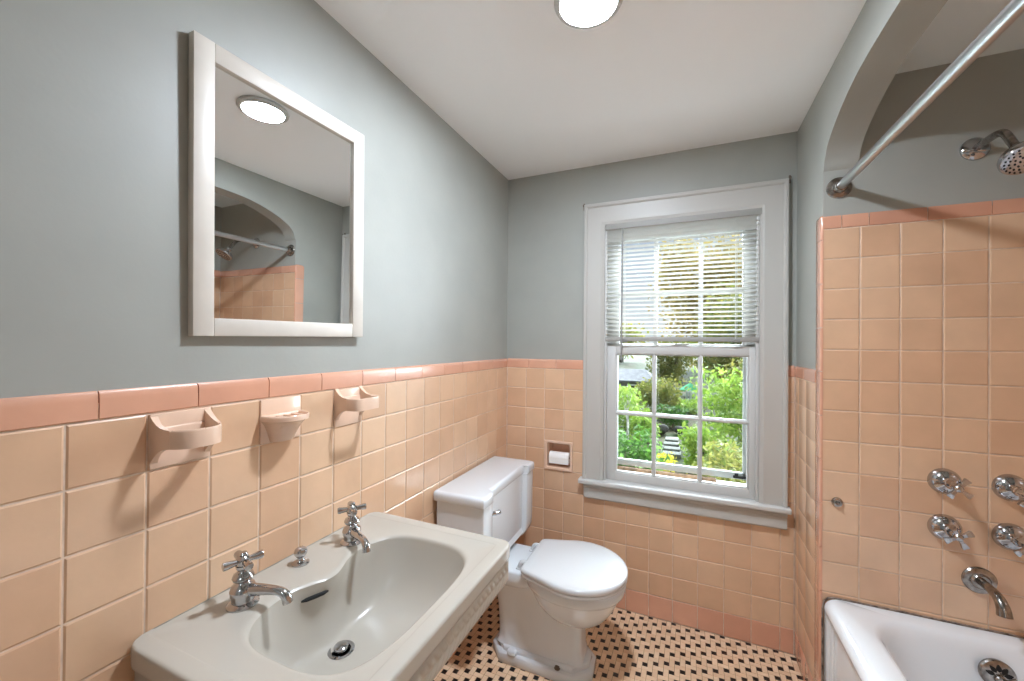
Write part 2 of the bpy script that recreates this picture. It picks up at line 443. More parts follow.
ap_ = [(.617, .024), (.611, .030), (.603, .030), (.596, .022), (.570, .0205), (.562, .0205), (.556, .022), (.5465, .022), (.5405, .017), (.5405, -.006), (.617, -.006)]
mb.rings([[(x, yc-o, z) for z, o in ap_] for x in (.452, 1.3405)])
mb.build('window_apron', M['casing'], w, smooth=20)
mb = MB()                                   # jamb lining and stops
d0, d1 = yc-.012, yc+.20
mb.box(WO[0]-.004, WO[0], d0, d1, WO[2], WO[3]+.004); mb.box(WO[1], WO[1]+.004, d0, d1, WO[2], WO[3]+.004)
mb.box(WO[0], WO[1], d0, d1, WO[3], WO[3]+.004); mb.box(WO[0], WO[1], yc+.09, d1+.03, WO[2]-.02, WO[2]+.012)
for x0, x1 in ((WO[0], WO[0]+.012), (WO[1]-.012, WO[1])): 
    mb.box(x0, x1, yc-.008, yc+.016, .641, 1.949, .003)
    mb.box(x0, x1, yc+.054, yc+.062, .641, 1.949)
mb.build('window_jamb', M['trim'], w)
def sash(name, y0, x0, x1, z0, z1, gx0, gx1, gz0, gz1, mx, mz, t=.034):
    mb = MB()
    gl = y0+t*.55
    mb.box(x0, gx0, y0, y0+t, z0, z1, .0025); mb.box(gx1, x1, y0, y0+t, z0, z1, .0025)
    mb.box(gx0-.002, gx1+.002, y0+.0005, y0+t, z0, gz0, .0025); mb.box(gx0-.002, gx1+.002, y0+.0005, y0+t, gz1, z1, .0025)
    for x in mx:
        mb.box(x-.0045, x+.0045, y0+.002, gl, gz0-.002, gz1+.002, .002); mb.box(x-.010, x+.010, y0+.010, y0+t-.003, gz0-.002, gz1+.002, .004)
    mb.box(gx0-.002, gx1+.002, y0+.0025, gl, mz-.0045, mz+.0045, .002); mb.box(gx0-.002, gx1+.002, y0+.0105, y0+t-.003, mz-.010, mz+.010, .004)
    # glazing bead round the opening
    for a, b, c, d in ((gx0, gx0+.006, gz0, gz1), (gx1-.006, gx1, gz0, gz1)): mb.box(a-.001, b, y0+.008, y0+t-.004, c, d, .003)
    for c, d in ((gz0, gz0+.006), (gz1-.006, gz1)): mb.box(gx0, gx1, y0+.008, y0+t-.004, c-.001 if c == gz0 else c, d+.001 if c != gz0 else d, .003)
    o = mb.build(name, M['trim'], w)
    xs = [gx0]+list(mx)+[gx1]
    for i in range(3):
        for a, b in ((gz0, mz), (mz, gz1)):
            g = MB(); g.box(xs[i]-.002, xs[i+1]+.002, gl-.0015, gl+.0015, a-.002, b+.002); g.build('window_pane', M['glass'], o, smooth=0)
    return o
lo_ = sash('lower_sash', yc+.016, .5575, 1.2315, .641, 1.334, .6050, 1.2000, .683, 1.2910, (.7905, .9985), .986)
up_ = sash('upper_sash', yc+.056, .560, 1.229, 1.300, 1.948, .6080, 1.185, 1.335, 1.895, (.7930, 1.0005), 1.600)
mb = MB(); mb.box(.868, .935, yc+.020, yc+.048, 1.334, 1.339, .002); mb.lathe([(.013, 0), (.013, .006), (.010, .010), (.001, .011)], (.905, yc+.036, 1.337), n=20)
mb.box(.885, .950, yc+.026, yc+.034, 1.339, 1.345, .002)
mb.build('sash_lock', M['trim'], w)
# storm window outside
mb = MB(); ys = yc+.155
SX0, SX1, SZ0, SZ1 = .566, 1.222, .655, 1.93
for a in ((SX0, SX0+.030, SZ0+.03, SZ1), (SX1-.030, SX1, SZ0+.03, SZ1), (SX0, SX1, SZ1-.03, SZ1), (SX0, SX1, .684, .716), (SX0, SX1, 1.315, 1.345)):
    mb.box(a[0], a[1], ys, ys+.018, a[2], a[3], .002)
mb.box(SX0-.012, SX0+.008, yc+.10, ys+.03, SZ0, SZ1); mb.box(SX1-.008, SX1+.012, yc+.10, ys+.03, SZ0, SZ1)
st = mb.build('storm_sash', M['alu'], w)
g = MB(); g.box(SX0+.028, SX1-.028, ys+.008, ys+.010, .714, 1.318); g.build('window_pane', M['glass'], st, smooth=0)
mb = MB(); mb.box(1.150, 1.206, ys-.014, ys-.002, .690, .702, .003); mb.lathe([(.008, 0), (.008, .012), (.001, .013)], (1.165, ys-.006, .702), n=12); mb.build('storm_latch', M['dark'], st)
# piece of wood on the outer sill
mb = MB(); mb.box(.562, 1.075, yc+.108, yc+.135, WO[2]+.0125, WO[2]+.052, .002)
tag(mb.build('wood_strip', M['wood']), 'weathered wooden strip lying on the outer sill behind the lower panes', 'wood strip')

# venetian blind
bl = empty('venetian_blind', (.9, yc, 1.335), 'white slatted blind lowered over the upper half of the window', 'blind')
yb = yc-.006
mb = MB(); mb.box(.553, 1.2435, yb-.013, yb+.015, 1.924, 1.9535, .002); mb.build('head_rail', M['blindgrey'], bl)
mb = MB(); mb.box(.555, 1.2345, yb-.010, yb+.014, 1.356, 1.377, .003); mb.build('bottom_rail', M['blindgrey'], bl)
mb = MB(); nsl = 26
for k in range(nsl):
    z = 1.390+(1.916-1.390)*k/(nsl-1); tl = R(-13 if k < nsl-3 else -40); wd = .0125
    rs = []
    for x in (.556, 1.2335):
        top = [(x, yb+.002+wd*math.cos(tl)*s, z+wd*math.sin(tl)*s+.0022*(1-s*s)) for s in (-1, -.5, 0, .5, 1)]
        rs.append(top+[(a, b, c-.0006) for a, b, c in reversed(top)])
    mb.rings(rs)
mb.build('slat_stack', M['blind'], bl, smooth=50)
for x in (.647, 1.142):
    mb = MB()
    for dy in (-.011, .0145): mb.tube([(x, yb+dy, 1.370), (x, yb+dy, 1.93)], .0008, 6)
    mb.tube([(x+.006, yb+.002, 1.370), (x+.006, yb+.002, 1.93)], .0009, 6)
    mb.build('ladder_cord', M['blind'], bl)
    mb = MB(); mb.box(x-.018, x+.018, yb-.0125, yb-.009, 1.353, 1.3665, .002); mb.tube([(x-.014, yb-.012, 1.3585), (x, yb-.016, 1.366), (x+.014, yb-.012, 1.3585)], .002, 6); mb.build('cord_clip', M['wand'], bl)
mb = MB(); mb.tube([(.6405, yb-.017, 1.925), (.6405, yb-.020, 1.90), (.6375, yb-.020, 1.268)], [.0025, .0042, .0042], 8); mb.lathe([(.0052, 0), (.0058, .010), (.004, .02)], (.6375, yb-.020, 1.262), n=8)
mb.build('tilt_wand', M['wand'], bl)
for x, lab in ((.4375, 'small rusty curtain bracket at the upper left corner of the window casing'), (1.3495, 'small rusty curtain bracket at the upper right corner of the window casing')):
    sgn = -1 if x < 1 else 1
    mb = MB(); z = 2.062 if x < 1 else 2.069
    mb.box(x-.004, x+.004, yc+.002, yc+.0062, z-.016, z+.020, .0015)
    mb.tube([(x, yc+.003, z), (x, yc-.014, z), (x, yc-.016, z+.008)], .0028, 8); mb.lathe([(.0045, 0), (.003, .004), (.001, .005)], (x, yc+.003, z+.014), (0, -1, 0), 10)
    tag(mb.build('curtain_bracket', M['rust']), lab, 'bracket', 'curtain brackets at the window')

# ------------------------------------------------------------------ mirror
t = .014
m = empty('wall_mirror', (0, .7205, 1.353), 'square mirror in a plain cream frame on the blue-grey wall', 'mirror')
y0, y1, z0, z1 = .4895, .9525, 1.3545, 1.9755
sw = .0405
for a, b in ((y0, y0+sw), (y1-sw, y1)):
    mb = MB(); mb.box(-.006, t, a, b, z0, z1, .0018); mb.build('frame_stile', M['frame'], m)
for a, b in ((z0, z0+.0385), (z1-.0405, z1)):
    mb = MB(); mb.box(-.0055, t-.0005, y0+sw+.0004, y1-sw-.0004, a, b, .0016); mb.build('frame_rail', M['frame'], m)
mb = MB(); mb.box(.002, .005, y0+sw-.004, y1-sw+.004, z0+.034, z1-.036); mb.build('mirror_glass', M['mirror'], m, smooth=0)
m.rotation_euler = (.0125, .009, -.0135)

# ------------------------------------------------------------------ ceramic wall fittings
def shell(mb, outer, inner, z0, z1, floor=None):
    """walled cup: outer/inner (x, y) outlines, open top"""
    rs = [[(x, y, z0) for x, y in outer], [(x, y, z1-.004) for x, y in outer], [(x*.8+a*.2, y*.8+b*.2, z1-.001) for (x, y), (a, b) in zip(outer, inner)],
          [(x*.5+a*.5, y*.5+b*.5, z1) for (x, y), (a, b) in zip(outer, inner)], [(x*.2+a*.8, y*.2+b*.8, z1-.001) for (x, y), (a, b) in zip(outer, inner)],
          [(x, y, z1-.004) for x, y in inner], [(x, y, z0 if floor is None else floor) for x, y in inner]]
    mb.rings(rs, cap0=floor is not None, cap1=floor is not None)
    if floor is None:
        n = len(outer); b = len(mb.v)
        mb.add([(x, y, z0) for x, y in outer]+[(x, y, z0) for x, y in inner], [[i, (i+1) % n, n+(i+1) % n, n+i] for i in range(n)])
def dee(yc_, hw, dep, n=24, x0=.0, p=2.6):
    out = [(x0, yc_-hw)]
    for k in range(n+1):
        a = -PI/2+PI*k/n; c, s_ = math.cos(a), math.sin(a)
        out.append((x0+.002+(dep-.002)*abs(c)**(2/p), yc_+hw*math.copysign(abs(s_)**(2/p), s_)))
    out.append((x0, yc_+hw))
    return out
def plate(mb, y0, y1, z0, z1):
    mb.box(-.006, .0035, y0, y1, z0, z1, .003, 2)
def flare(mb, yc_, s, z0, z1, x1, dep, p):
    """the wing where the cup ring grows out of its back plate"""
    rs = []
    for k in range(6):
        q = k/5; x = x1*q; e = (1-q)**2.2
        y = yc_+s*(.0515*(1-(min(x, dep*.98)/dep)**p)**(1/p)+.0004+.0008*e); h0, h1 = z0-.036*e, z1+.026*e
        wv = .007+.006*e
        rs.append([(x, y, h0), (x, y-s*wv, h0), (x, y-s*wv, h1), (x, y, h1)])
    mb.rings(rs)
# tumbler ring
yA = .4765
mb = MB(); plate(mb, .4235, .5290, 1.0955, 1.2015)
shell(mb, dee(yA, .0515, .083), dee(yA, .0435, .075, x0=.006), 1.1385, 1.1740)
flare(mb, yA, -1, 1.1385, 1.1740, .052, .083, 2.6); flare(mb, yA, 1, 1.1385, 1.1740, .052, .083, 2.6)
tag(mb.build('tumbler_holder', M['ceramic'], smooth=40), 'peach ceramic ring holder with open round cup, on the tiles under the mirror', 'tumbler holder')
# soap dish
yB_ = .6920
mb = MB(); plate(mb, .6390, .7475, 1.0935, 1.2005)
outl = dee(yB_, .0545, .073, p=2.3); inn = dee(yB_, .046, .064, x0=.006, p=2.3)
shell(mb, outl, inn, 1.1500, 1.1625, floor=1.1560)
rs = []
for q, z in ((1, 1.1500), (.93, 1.146), (.74, 1.134), (.58, 1.118), (.46, 1.104), (.40, 1.096)):
    rs.append([(x*q*(.9 if q < 1 else 1), yB_+(y-yB_)*(.25+.72*q), z) for x, y in outl])
mb.rings(rs)
for k in (-1, 0, 1): mb.tube([(.014, yB_+k*.021, 1.1570), (.060, yB_+k*.019, 1.1570)], .003, 8)
for k in (-.9, .0, .9): mb.tube([(.046, yB_+k*.030, 1.142), (.022, yB_+k*.025, 1.120), (.006, yB_+k*.020, 1.096)], [.003, .0045, .003], 8)
tag(mb.build('soap_dish', M['ceramic'], smooth=40), 'shallow peach ceramic soap dish with half-round shelf, on the tiles above the basin', 'soap dish')
# square tumbler and brush holder
yC = .9135
mb = MB(); plate(mb, .8600, .9670, 1.0925, 1.2015)
shell(mb, dee(yC, .0515, .086, p=6), dee(yC, .0445, .079, x0=.006, p=6), 1.1440, 1.1790)
flare(mb, yC, -1, 1.1440, 1.1790, .045, .086, 6); flare(mb, yC, 1, 1.1440, 1.1790, .045, .086, 6)
tag(mb.build('toothbrush_holder', M['ceramic'], smooth=40), 'square peach ceramic holder with open box front, on the tiles towards the toilet', 'toothbrush holder')

# recessed paper holder and its roll
th = empty('toilet_paper_holder', (.305, YB, .656), 'recessed peach ceramic paper niche in the tiles left of the window', 'paper holder')
x0, x1, z0, z1 = .2255, .3850, .6560, .8150
i0, i1, j0, j1 = .2425, .3705, .6720, .8010
def rr(x0, x1, z0, z1, r, y, n=6):
    out = []
    for cx, cz, a0 in ((x1-r, z1-r, 0), (x0+r, z1-r, 90), (x0+r, z0+r, 180), (x1-r, z0+r, 270)):
        for k in range(n+1): a = R(a0+90*k/n); out.append((cx+r*math.cos(a), y, cz+r*math.sin(a)))
    return out
mb = MB()
mb.rings([rr(x0, x1, z0, z1, .006, YB+.003), rr(x0, x1, z0, z1, .006, YB-.004), rr(x0+.003, x1-.003, z0+.003, z1-.003, .006, YB-.008),
          rr(i0-.003, i1+.003, j0-.003, j1+.003, .010, YB-.008), rr(i0, i1, j0, j1, .009, YB-.004), rr(i0+.002, i1-.002, j0+.002, j1-.002, .009, YB+.06), rr(i0+.012, i1-.012, j0+.012, j1-.012, .009, YB+.072)], cap0=False)
mb.build('niche', M['ceramic'], th)
mb = MB(); mb.tube([(i0+.001, YB+.0285, .7205), (i1-.001, YB+.0285, .7205)], .0055, 12)
mb.build('roller', M['dark'], th)
mb = MB()
prf = [(.0082, .0), (.0275, .0), (.0285, .001), (.0285, .109), (.0275, .110), (.0082, .110)]
mb.lathe(prf, (.2515, YB+.0285, .7205), (1, 0, 0), 40, cap0=False, cap1=False); mb.lathe([(.0082, .11), (.0082, 0)], (.2515, YB+.0285, .7205), (1, 0, 0), 40, cap0=False, cap1=False)
mb.box(.2525, .3615, YB+.0005, YB+.0012, .690, .7205)
tag(mb.build('toilet_paper_roll', M['paper']), 'small white roll of toilet paper inside the wall niche', 'toilet paper')

# ------------------------------------------------------------------ washbasin
sk = empty('washbasin', (0, .712, .66), 'wide cream wall-hung basin with two cross-handle taps and ribbed front', 'washbasin')
ZD = .790
N = 192
SXc, SYc = .26, .7125
def rect_at(a, x0, x1, y0, y1, r):
    """point of a rounded rectangle seen from (SXc, SYc) under angle a"""
    dx, dy = math.cos(a), math.sin(a); lo, hi = 0, 2
    def inside(x, y):
        if not (x0 <= x <= x1 and y0 <= y <= y1): return False
        qx = min(max(x, x0+r), x1-r); qy = min(max(y, y0+r), y1-r)
        return (x-qx)**2+(y-qy)**2 <= r*r+1e-12
    for _ in range(40):
        mid = (lo+hi)/2
        if inside(SXc+dx*mid, SYc+dy*mid): lo = mid
        else: hi = mid
    return SXc+dx*lo, SYc+dy*lo
def outer_pt(a, ins):
    r = max(.030-ins, .006)
    return rect_at(a, 0.0, .4950-ins, .3900+ins, 1.0300-ins, r)
# angles: denser towards corners, exact corners of the rectangle included by the dense sampling
ANG = [2*PI*k/N for k in range(N)]
def basin_pt(a, bulge=.042):
    bx, by, n = .285, .7125, 3.4
    c, s_ = math.cos(a), math.sin(a)
    # superellipse seen from the same centre: sample by marching
    lo, hi = 0, 1
    for _ in range(40):
        mid = (lo+hi)/2; x, y = SXc+c*mid, SYc+s_*mid
        dyn = (y-by)/.2300
        back = .123+bulge*math.exp(-((y-by)/.066)**2)
        rx = .157 if x > bx else (bx-back)
        if abs((x-bx)/rx)**n+abs(dyn)**n <= 1: lo = mid
        else: hi = mid
    return SXc+c*lo, SYc+s_*lo
B = [basin_pt(a) for a in ANG]; B0 = [basin_pt(a, .012) for a in ANG]
DX, DY, DEP = .2000, .7030, .166
rs = []
def ring_outer(ins, z): return [(*outer_pt(a, ins), z) for a in ANG]
rs += [ring_outer(.06, ZD-.105), ring_outer(.016, ZD-.108), ring_outer(.010, ZD-.106), ring_outer(.008, ZD-.102), ring_outer(.008, ZD-.044), ring_outer(.0055, ZD-.040), ring_outer(.0005, ZD-.036), ring_outer(0, ZD-.033), ring_outer(0, ZD-.031), ring_outer(0, ZD-.009), ring_outer(0, ZD-.007), ring_outer(.0010, ZD-.003), ring_outer(.003, ZD-.0008), ring_outer(.006, ZD), ring_outer(.009, ZD)]
def deck(q, z):
    out = []
    for a, b in zip(ANG, B):
        o = outer_pt(a, .006)
        out.append((o[0]+(b[0]-o[0])*q, o[1]+(b[1]-o[1])*q, z))
    return out
def ring_deck(ins, z):
    out = []
    for a, b in zip(ANG, B):
        o = outer_pt(a, ins); lim = outer_pt(a, 0)
        lo_d = math.hypot(b[0]-SXc, b[1]-SYc)+.008; od = math.hypot(o[0]-SXc, o[1]-SYc)
        d = max(od, lo_d); out.append((SXc+math.cos(a)*d, SYc+math.sin(a)*d, z))
    return out
rs += [ring_deck(.032, ZD-.0002), ring_deck(.0345, ZD-.0010), ring_deck(.037, ZD-.0020)]
rs += [deck(.86, ZD-.0022), deck(.92, ZD-.0028), deck(.965, ZD-.0044), deck(1, ZD-.0080)]
prof = [(q, .009+(DEP-.010)*(1-(1-q)**4.6)) for q in [.006, .014, .024, .036, .05, .066, .084, .104, .126, .15, .177, .206, .238, .273, .311, .352, .396, .443, .493, .546, .602, .661, .723, .788, .845]]
for g_, h_ in prof:
    e = min(1, h_/.11); e = e*e*(3-2*e); out = []
    for b, b0 in zip(B, B0):
        x, y = b[0]+(b0[0]-b[0])*e, b[1]+(b0[1]-b[1])*e
        out.append((x+(DX-x)*g_, y+(DY-y)*g_, ZD-h_))
    rs.append(out)
rs.append([(DX+.030*math.cos(a), DY+.030*math.sin(a), ZD-DEP) for a in ANG])
rs.append([(DX+.020*math.cos(a), DY+.020*math.sin(a), ZD-DEP-.004) for a in ANG])
mb = MB(); mb.rings(rs, cap0=False, cap1=True)
# underside of the bowl
us_ = [[(*outer_pt(a, .06), ZD-.105) for a in ANG]]
for q, z in ((.08, ZD-.130), (.2, ZD-.160), (.4, ZD-.186), (.65, ZD-.200), (.85, ZD-.206)):
    us_.append([(x+(DX+.03-x)*q, y+(DY-y)*q, z) for x, y, _ in us_[0]])
mb.rings(us_, cap0=False)
mb.build('basin', M['sinkporc'], sk, smooth=38)
# embossed frieze on the front
mb = MB()
ny, nz = 330, 16
fv = []
for j in range(nz+1):
    v = j/nz; z = ZD-.101+.054*v
    for i in range(ny+1):
        y = .405+(1.016-.405)*i/ny
        e = min(1, min(i, ny-i)/3)*min(1, min(j, nz-j)/2)
        band = math.sin(PI*min(1, max(0, (v-.46)/.5))) if v > .46 else .55*math.sin(PI*v/.46)
        ph = y/.022+(v-.7)*1.6 if v > .46 else y/.022-(v)*1.9
        fr = ph-math.floor(ph)
        hgt = (.0036*band*(abs(math.sin(PI*ph))**.7) + .0006)*e
        fv.append((.4872+hgt, y, z))
mb.add(fv, [[j*(ny+1)+i, j*(ny+1)+i+1, (j+1)*(ny+1)+i+1, (j+1)*(ny+1)+i] for j in range(nz) for i in range(ny)])
mb.build('ribbed_frieze', M['sinkporc'], sk, smooth=60)
# overflow slot on the back slope, drain
mb = MB()
_bk = lambda y: .123+.0355*math.exp(-((y-.7125)/.066)**2)
mb.tube([(_bk(y)+.0035, y, ZD-.037) for y in (.645, .655, .672, .690, .700)], [.002, .0045, .005, .0045, .002], 10)
mb.build('overflow_slot', M['dark'], sk)
mb = MB(); mb.lathe([(.030, 0), (.030, .002), (.026, .0035), (.0215, .002), (.0200, -.004)], (DX, DY, ZD-DEP-.001), n=36, cap1=False, cap0=False)
dr = mb.build('drain', M['chrome'], sk)
mb = MB(); mb.lathe([(.0155, -.004), (.0165, .006), (.0155, .010), (.012, .0125), (.001, .0135)], (DX, DY, ZD-DEP), n=28)
mb.build('stopper', M['chrome'], dr)
mb = MB(); mb.lathe([(.0200, -.0035), (.001, -.0035)], (DX, DY, ZD-DEP), n=24); mb.build('drain_hole', M['dark'], dr)
ZT = ZD-.0022
mb = MB(); mb.lathe([(.020, 0), (.020, .003), (.016, .006), (.010, .008), (.0075, .012), (.0075, .016), (.011, .019), (.0145, .024), (.0155, .030), (.0135, .036), (.008, .040), (.001, .041)], (.054, .711, ZT), n=28)
mb.build('plug_knob', M['chrome'], sk)
def tap(y, x=.080, rz=0., rh=0.):
    mb = MB(); c = (x, y, ZT)
    mb.lathe([(.030, 0), (.030, .003), (.026, .0065), (.021, .009), (.0205, .016), (.0235, .022), (.0245, .031), (.0215, .040), (.014, .046), (.0125, .049), (.0185, .053), (.0205, .058), (.0180, .064), (.0115, .069), (.010, .073), (.0135, .077), (.0145, .083)], c, n=32)
    o = mb.build('tap', M['chrome'], sk)
    dx, dy = math.cos(rz), math.sin(rz)
    p = lambda d, z: (x+dx*d, y+dy*d, ZT+z)
    mb = MB(); mb.tube([p(.010, .031), p(.035, .033), p(.065, .0345), p(.086, .033), p(.098, .025), p(.102, .011)], [.0135, .0115, .0095, .0090, .0098, .0102], 16, smooth=2)
    mb.build('spout', M['chrome'], o)
    mb = MB(); h = (x, y, ZT+.083)
    mb.lathe([(.0125, 0), (.0135, .004), (.0135, .014), (.0095, .017), (.0075, .019), (.0085, .022), (.006, .026), (.001, .027)], h, n=24)
    for k in range(4):
        a = rh+k*PI/2
        mb.tube([(x+math.cos(a)*d, y+math.sin(a)*d, ZT+.0915) for d in (.006, .015, .031, .0365, .0375)], [.0062, .0062, .0085, .0082, .005], 14)
    mb.build('cross_handle', M['chrome'], o)
    return o
tap(.553, .079, R(17), R(73)); tap(.846, .086, R(-24), R(52))

# ------------------------------------------------------------------ toilet
to = empty('toilet', (.35, 1.634, 0), 'white two-piece toilet with closed lid in the corner by the window', 'toilet')
YT = 1.634
# plinth
def octa(x0, x1, hw, ch, z, e=0):
    x0 += e; x1 -= e; hw -= e
    return [(x0+ch, YT-hw, z), (x1-ch, YT-hw, z), (x1, YT-hw+ch, z), (x1, YT+hw-ch, z), (x1-ch, YT+hw, z), (x0+ch, YT+hw, z), (x0, YT+hw-ch, z), (x0, YT-hw+ch, z)]
mb = MB()
rs = []
for e, z in ((.002, 0), (0, .004), (0, .036), (.003, .041), (.014, .044), (.016, .049), (.016, .058), (.019, .062), (.032, .066)):
    rs.append(octa(.165, .600, .100, .055, z, e))
mb.rings(rs)
# pedestal and trapway
def sup(x0, x1, hw, n, z, N=72): return superell((x0+x1)/2, YT, (x1-x0)/2, hw, z, n, N)
rs = [sup(.188, .566, .077, 7, .06), sup(.192, .562, .072, 6, .072), sup(.194, .558, .069, 6, .10), sup(.192, .556, .069, 6, .16), sup(.185, .556, .073, 5, .22), sup(.172, .560, .082, 4.5, .28), sup(.160, .560, .094, 4.5, .325), sup(.125, .555, .103, 5, .355), sup(.10, .55, .106, 5, .372), sup(.10, .55, .106, 5, .39)]
mb.rings(rs)
# bowl
bx = .515
def bo(rx, ry, z, dx=0, n=2.15): return superell(bx+dx, YT, rx, ry, z, n, 72)
rs = [bo(.05, .04, .195, .0), bo(.085, .060, .205, .0), bo(.115, .090, .228, .0), bo(.143, .118, .258, .0), bo(.165, .140, .292), bo(.180, .154, .325), bo(.186, .160, .342), bo(.189, .163, .347), bo(.199, .170, .352), bo(.206, .175, .365), bo(.208, .176, .388), bo(.205, .173, .396), bo(.195, .163, .400)]
mb.rings(rs)
# shelf under the tank
rs = []
for e, z in ((.03, .318), (.008, .340), (.002, .352), (0, .362), (0, .392), (.003, .397), (.012, .400)):
    rs.append(superell(.195, YT, .180-e, .118-e, z, 6, 64))
mb.rings(rs)
mb.build('bowl', M['porc'], to, smooth=42)
# tank: corner posts, recessed front panel
def tank_out(x0, x1, hw, post, rec, r=.010):
    pts = [(x0, YT-hw), (x1-r, YT-hw), (x1-r*.3, YT-hw+r*.3), (x1, YT-hw+r), (x1, YT-hw+post-.008), (x1-.003, YT-hw+post-.003), (x1-rec, YT-hw+post+.006)]
    pts += [(x1-rec, YT-.02)]
    m_ = [(x, 2*YT-y) for x, y in reversed(pts)]
    return pts+m_
mb = MB(); rs = []
for z, e in ((.404, .030), (.412, .016), (.425, .007), (.445, .002), (.480, 0), (.705, -.001)):
    post = .030 if z > .5 else .030
    rs.append([(x, y, z) for x, y in tank_out(.018, .230-e, .270-e, .085, .022 if z > .43 else .006)])
mb.rings(rs)
tk = mb.build('tank', M['porc'], to, smooth=32)
mb = MB(); rs = []
def lid_out(e): return tank_out(.008+max(e, 0)*.3, .236-e, .280-e, .088, .024, .012)
for z, e in ((.7055, .006), (.7065, .002), (.710, 0), (.730, 0), (.738, .001), (.7425, .004), (.745, .009), (.7455, .016)):
    rs.append([(x, y, z) for x, y in lid_out(e)])
mb.rings(rs)
mb.build('tank_lid', M['porc'], to, smooth=32)
mb = MB()
hy = 1.448
mb.lathe([(.014, 0), (.014, .004), (.010, .008), (.008, .016)], (.207, hy, .655), (1, 0, 0), 20)
mb.tube([(.222, hy-.010, .655), (.230, hy+.004, .656), (.236, hy+.022, .653), (.238, hy+.036, .651)], [.010, .011, .008, .0105], 12, smooth=1)
mb.build('flush_lever', M['chrome'], to)
# seat ring and lid
def seat_out(sc, z, back=.326, hwb=.132):
    pts = []; n = 48
    cx, rx, ry = .530, .197*sc, .194*sc
    for k in range(n+1):
        a = -R(118)+R(236)*k/n
        pts.append((cx+rx*math.cos(a)*(1 if math.cos(a) > 0 else 1.0), YT+ry*math.sin(a), z))
    xb = cx+(back-cx)*sc
    hb = hwb*sc
    pts.append((xb+.02, YT+hb+.012, z)); pts.append((xb+.006, YT+hb+.004, z)); pts.append((xb, YT+hb-.012, z))
    pts.append((xb, YT-hb+.012, z)); pts.append((xb+.006, YT-hb-.004, z)); pts.append((xb+.02, YT-hb-.012, z))
    return pts
mb = MB(); mb.rings([seat_out(.985, .4005), seat_out(1.0, .404), seat_out(1.0, .411), seat_out(.985, .4145)])
mb.build('seat', M['seat'], to, smooth=35)
mb = MB(); mb.rings([seat_out(.985, .4155), seat_out(1.005, .4175), seat_out(1.010, .422), seat_out(1.008, .4285), seat_out(.995, .4335), seat_out(.96, .4365), seat_out(.85, .4385), seat_out(.5, .4395), seat_out(.1, .440)])
mb.build('seat_lid', M['seat'], to, smooth=40)
for s in (-1, 1):
    mb = MB(); yy = YT+s*.078
    mb.tube([(.306, yy, .398), (.306, yy, .415), (.313, yy, .428), (.338, yy, .429)], [.013, .012, .011, .009], 12, smooth=2)
    mb.box(.288, .318, yy-.014, yy+.014, .398, .406, .004)
    mb.build('hinge', M['seat'], to)
mb = MB(); rs = []
q = octa
for e, z in ((0, .044), (0, .053), (.002, .057), (.007, .060), (.014, .061)): rs.append(superell(.275, YT-.086, .021-e, .018-e, z+.002, 4, 28))
mb.rings(rs); mb.build('bolt_cap', M['porc'], to)
mb = MB(); mb.lathe([(.012, 0), (.012, .003), (.009, .004), (.009, .009), (.004, .011), (.001, .011)], (.470, YT-.086, .044), n=18); mb.build('floor_bolt', M['rust'], to)

# ------------------------------------------------------------------ bathtub
tb = empty('bathtub', (1.77, .97, 0), 'white built-in bathtub with rolled rim under the arch', 'bathtub')
tx0, tx1, ty0, ty1 = 1.381, XA-.003, Y0+.003, YE-.003
ZR = .462
def rrect(x0, x1, y0, y1, r, z, n=10):
    out = []
    for cx, cy, a0 in ((x1-r, y1-r, 0), (x0+r, y1-r, 90), (x0+r, y0+r, 180), (x1-r, y0+r, 270)):
        for k in range(n+1): a = R(a0+90*k/n); out.append((cx+r*math.cos(a), cy+r*math.sin(a), z))
    return out
mb = MB(); rs = []
for e, z in ((.055, .395), (.020, .400), (.006, .410), (0, .420), (.0, .428), (.003, .442), (.010, .453), (.020, .459), (.032, .4625)):
    rs.append(rrect(tx0+e, tx1-e*.3, ty0+e*.2, ty1-e*.06, .012, z))
ix0, ix1, iy0, iy1 = 1.484, 2.085, .33, 1.668
rs.append(rrect(ix0-.018, ix1+.018, iy0-.018, iy1+.018, .13, .461))
rs.append(rrect(ix0-.008, ix1+.008, iy0-.008, iy1+.008, .125, .457))
rs.append(rrect(ix0, ix1, iy0, iy1, .12, .447))
for e, ee, z, r in ((.006, .008, .43, .12), (.018, .016, .38, .12), (.032, .030, .30, .125), (.050, .05, .20, .13), (.07, .075, .13, .13), (.10, .11, .095, .12), (.16, .17, .080, .09), (.22, .24, .076, .05)):
    rs.append(rrect(ix0+e, ix1-e, iy0+ee*2.2, iy1-ee, r, z))
mb.rings(rs, cap0=False, cap1=True)
mb.build('tub_shell', M['tub'], tb, smooth=50)
mb = MB()
yp = [(ty1, tx0+.004), (1.712, tx0+.004)]
for k in range(3):
    y_ = 1.710-k*.017
    yp += [(y_-.0085+.0065*math.cos(PI*q/8), tx0+.004+k*.006+.006*q/8+.0045*math.sin(PI*q/8)) for q in range(9)]
yp += [(1.655, tx0+.024)]
yp = yp+[(2*.97165-y, x) for y, x in reversed(yp)]
rs = [[(x, y, z) for y, x in yp]+[(tx0+.06, ty0, z), (tx0+.06, ty1, z)] for z in (0, .415)]
mb.rings(rs); mb.build('apron', M['tub'], tb, smooth=20)
